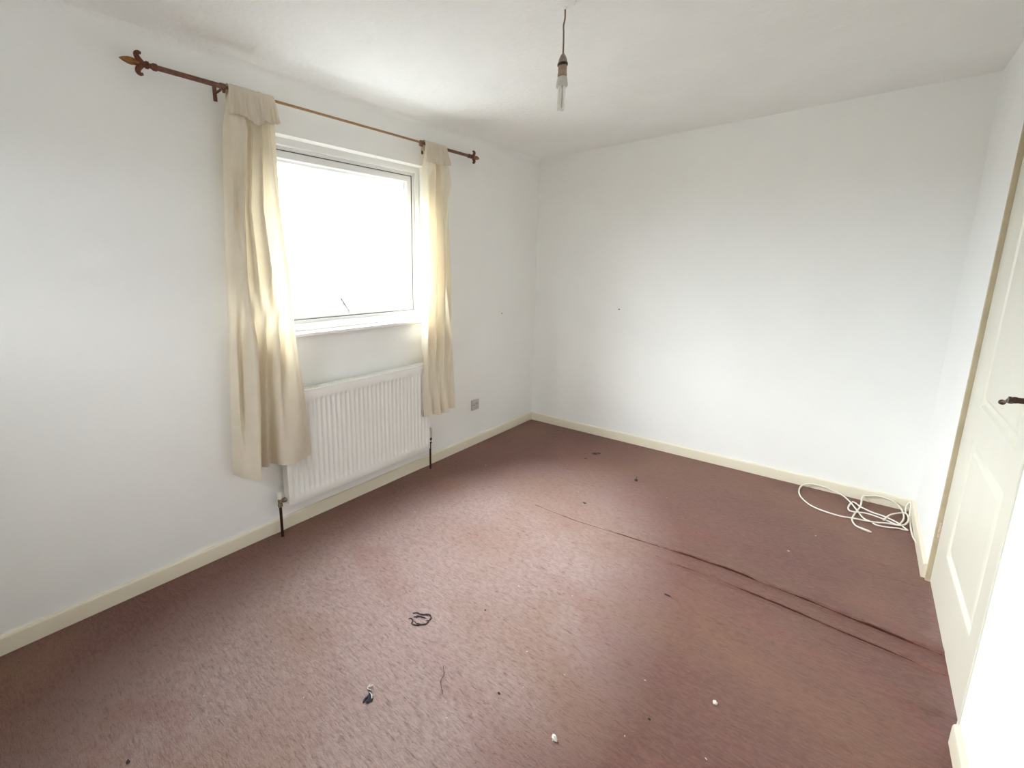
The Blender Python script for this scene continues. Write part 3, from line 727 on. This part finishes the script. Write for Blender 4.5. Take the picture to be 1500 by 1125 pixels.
o = strokes([[(-.030, .014), (-.014, .012), (.0, .006), (.012, -.006), (.016, -.024)], [(-.012, .008), (-.002, -.004), (-.002, -.018), (.004, -.032)], [(.002, .006), (.012, .0), (.020, -.012)], [(-.006, 0), (.008, -.010), (.010, -.026)], [(.0, -.008), (.014, -.016)]],
        .0032, 'bluefluff', 'fluff_clump', (1.159, .502), 'blue black clump of fluff with white wisps on carpet, near front', 'fluff')
bm = nb()
for P in ([(1.128, .528), (1.134, .512), (1.148, .516)], [(1.150, .508), (1.164, .506), (1.174, .498)], [(1.136, .534), (1.134, .520)]):
    tube(bm, catmull([(a, b_, hz_(a, b_)+.006) for a, b_ in P], 5), .0016, 6)
w_ = obj('wisp', bm, 'lint', smooth=1); w_.parent = o
for v in w_.data.vertices: v.co -= Vector((1.159, .502, 0))
def bit(name, x, y, r, m, label, cat, sc=(1, 1, .6), jag=.6, seed=1, group=None):
    z = hz_(x, y)
    o = obj(name, blob(nb(), (0, 0, 0), r, sc, jag, seed, 2), m, smooth=.6); o.location = (x, y, z+r*sc[2]*.6)
    return tag(o, label, cat, group)
bit('paper_crumb', 1.685, .793, .0080, 'lint', 'bright white crumb at the bottom centre of the carpet', 'crumb', (1.1, 1, .8), .9, 2)
bit('paper_crumb', 2.014, 1.257, .0070, 'lint', 'round pinkish white crumb on carpet, right of the centre', 'crumb', (1, 1.2, .8), .5, 5)
bm = nb(); blob(bm, (0, 0, .003), .011, (1.7, 1.0, .35), .8, 3); blob(bm, (.020, .026, .003), .009, (1.5, .8, .35), .8, 8); blob(bm, (-.004, .012, .003), .007, (1, .8, .35), .8, 4)
o = obj('dirt_patch', bm, 'fluff', smooth=.8); o.location = (.830, 2.985, hz_(.83, 2.985)); tag(o, 'dark dirt smear on carpet by the far left corner', 'dirt')
bit('dirt_crumb', .818, 2.852, .006, 'fluff', 'faint dark crumb just before the dirt smear', 'crumb', (1.6, 1, .4), .6, 3)
bm = nb(); blob(bm, (0, 0, .004), .0095, (1.2, 1, .7), .5, 6); tube(bm, catmull([(0, 0, .005), (-.004, .012, .012), (-.006, .030, .016)], 5), .0018, 6)
o = obj('dead_bug', bm, 'darkbit', smooth=.8); o.location = (1.233, 2.735, hz_(1.233, 2.735)); tag(o, 'dark pointed speck of debris in the carpet area before the far wall', 'debris')
bit('dirt_crumb', 1.111, 2.211, .007, 'darkbit', 'dark flat crumb just behind left end of carpet ridge', 'crumb', (1.7, .9, .4), .5, 7)
bit('dirt_crumb', 1.740, 1.693, .006, 'darkbit', 'dark sliver on the carpet in front of the ridge', 'crumb', (2.6, .7, .4), .5, 9)
bit('dirt_crumb', 1.875, 1.053, .0035, 'darkbit', 'tiny dark crumb between the two white crumbs', 'crumb', (1.3, 1, .6), .5, 4)
bit('dirt_crumb', 1.472, .804, .004, 'darkbit', 'tiny dark crumb left of the bright white crumb', 'crumb', (1.3, 1, .6), .5, 14)
bit('dirt_crumb', 1.206, 1.081, .0035, 'darkbit', 'tiny dark crumb right of the curled thread ring', 'crumb', (1.3, 1, .6), .5, 24)
bit('dirt_crumb', .805, -.110, .005, 'darkbit', 'tiny black crumb at the bottom left edge of carpet', 'crumb', (1.6, 1, .6), .5, 34)
bm = nb(); tube(bm, catmull([(1.262, .755, .004), (1.290, .728, .006), (1.300, .700, .005), (1.336, .672, .004)], 6), .0010, 5)
o = obj('hair_strand', bm, 'fluff', smooth=1); tag(o, 'thin dark hair on carpet right of the fluff clump', 'hair')
spots = [(2.087, 2.447, 1.5), (2.177, 2.71, 1.2), (2.037, 1.041, 1), (.417, 1.438, 1.2), (.353, 1.327, .8), (.656, .783, .9), (.497, .649, 1), (1.228, 1.302, 1.2), (1.449, 1.016, 1),
         (.999, .348, 1), (1.434, 1.407, .9), (1.838, .948, .8), (1.816, 1.189, .9), (.747, .122, .9), (.520, 1.690, .8), (1.36, .66, .8), (1.02, 2.32, .9), (1.60, 1.02, .8), (.33, 2.25, 1.3), (1.46, 2.62, .8), (1.40, .62, .9), (1.52, .88, .7)]
first = None
for i, (x, y, s_) in enumerate(spots):
    s_ *= .68
    if first is None:
        first = bit('lint_speck', x, y, .0030, 'lint', 'tiny white lint speck scattered on the carpet', 'lint', (1.7, .8, .5), .6, 11, 'white lint specks scattered on the carpet'); c = first
    else:
        c = first.copy(); C.objects.link(c)
    c.location = (x, y, hz_(x, y)+.001); c.scale = (s_, s_, s_); c.rotation_euler = (0, 0, i*1.3)
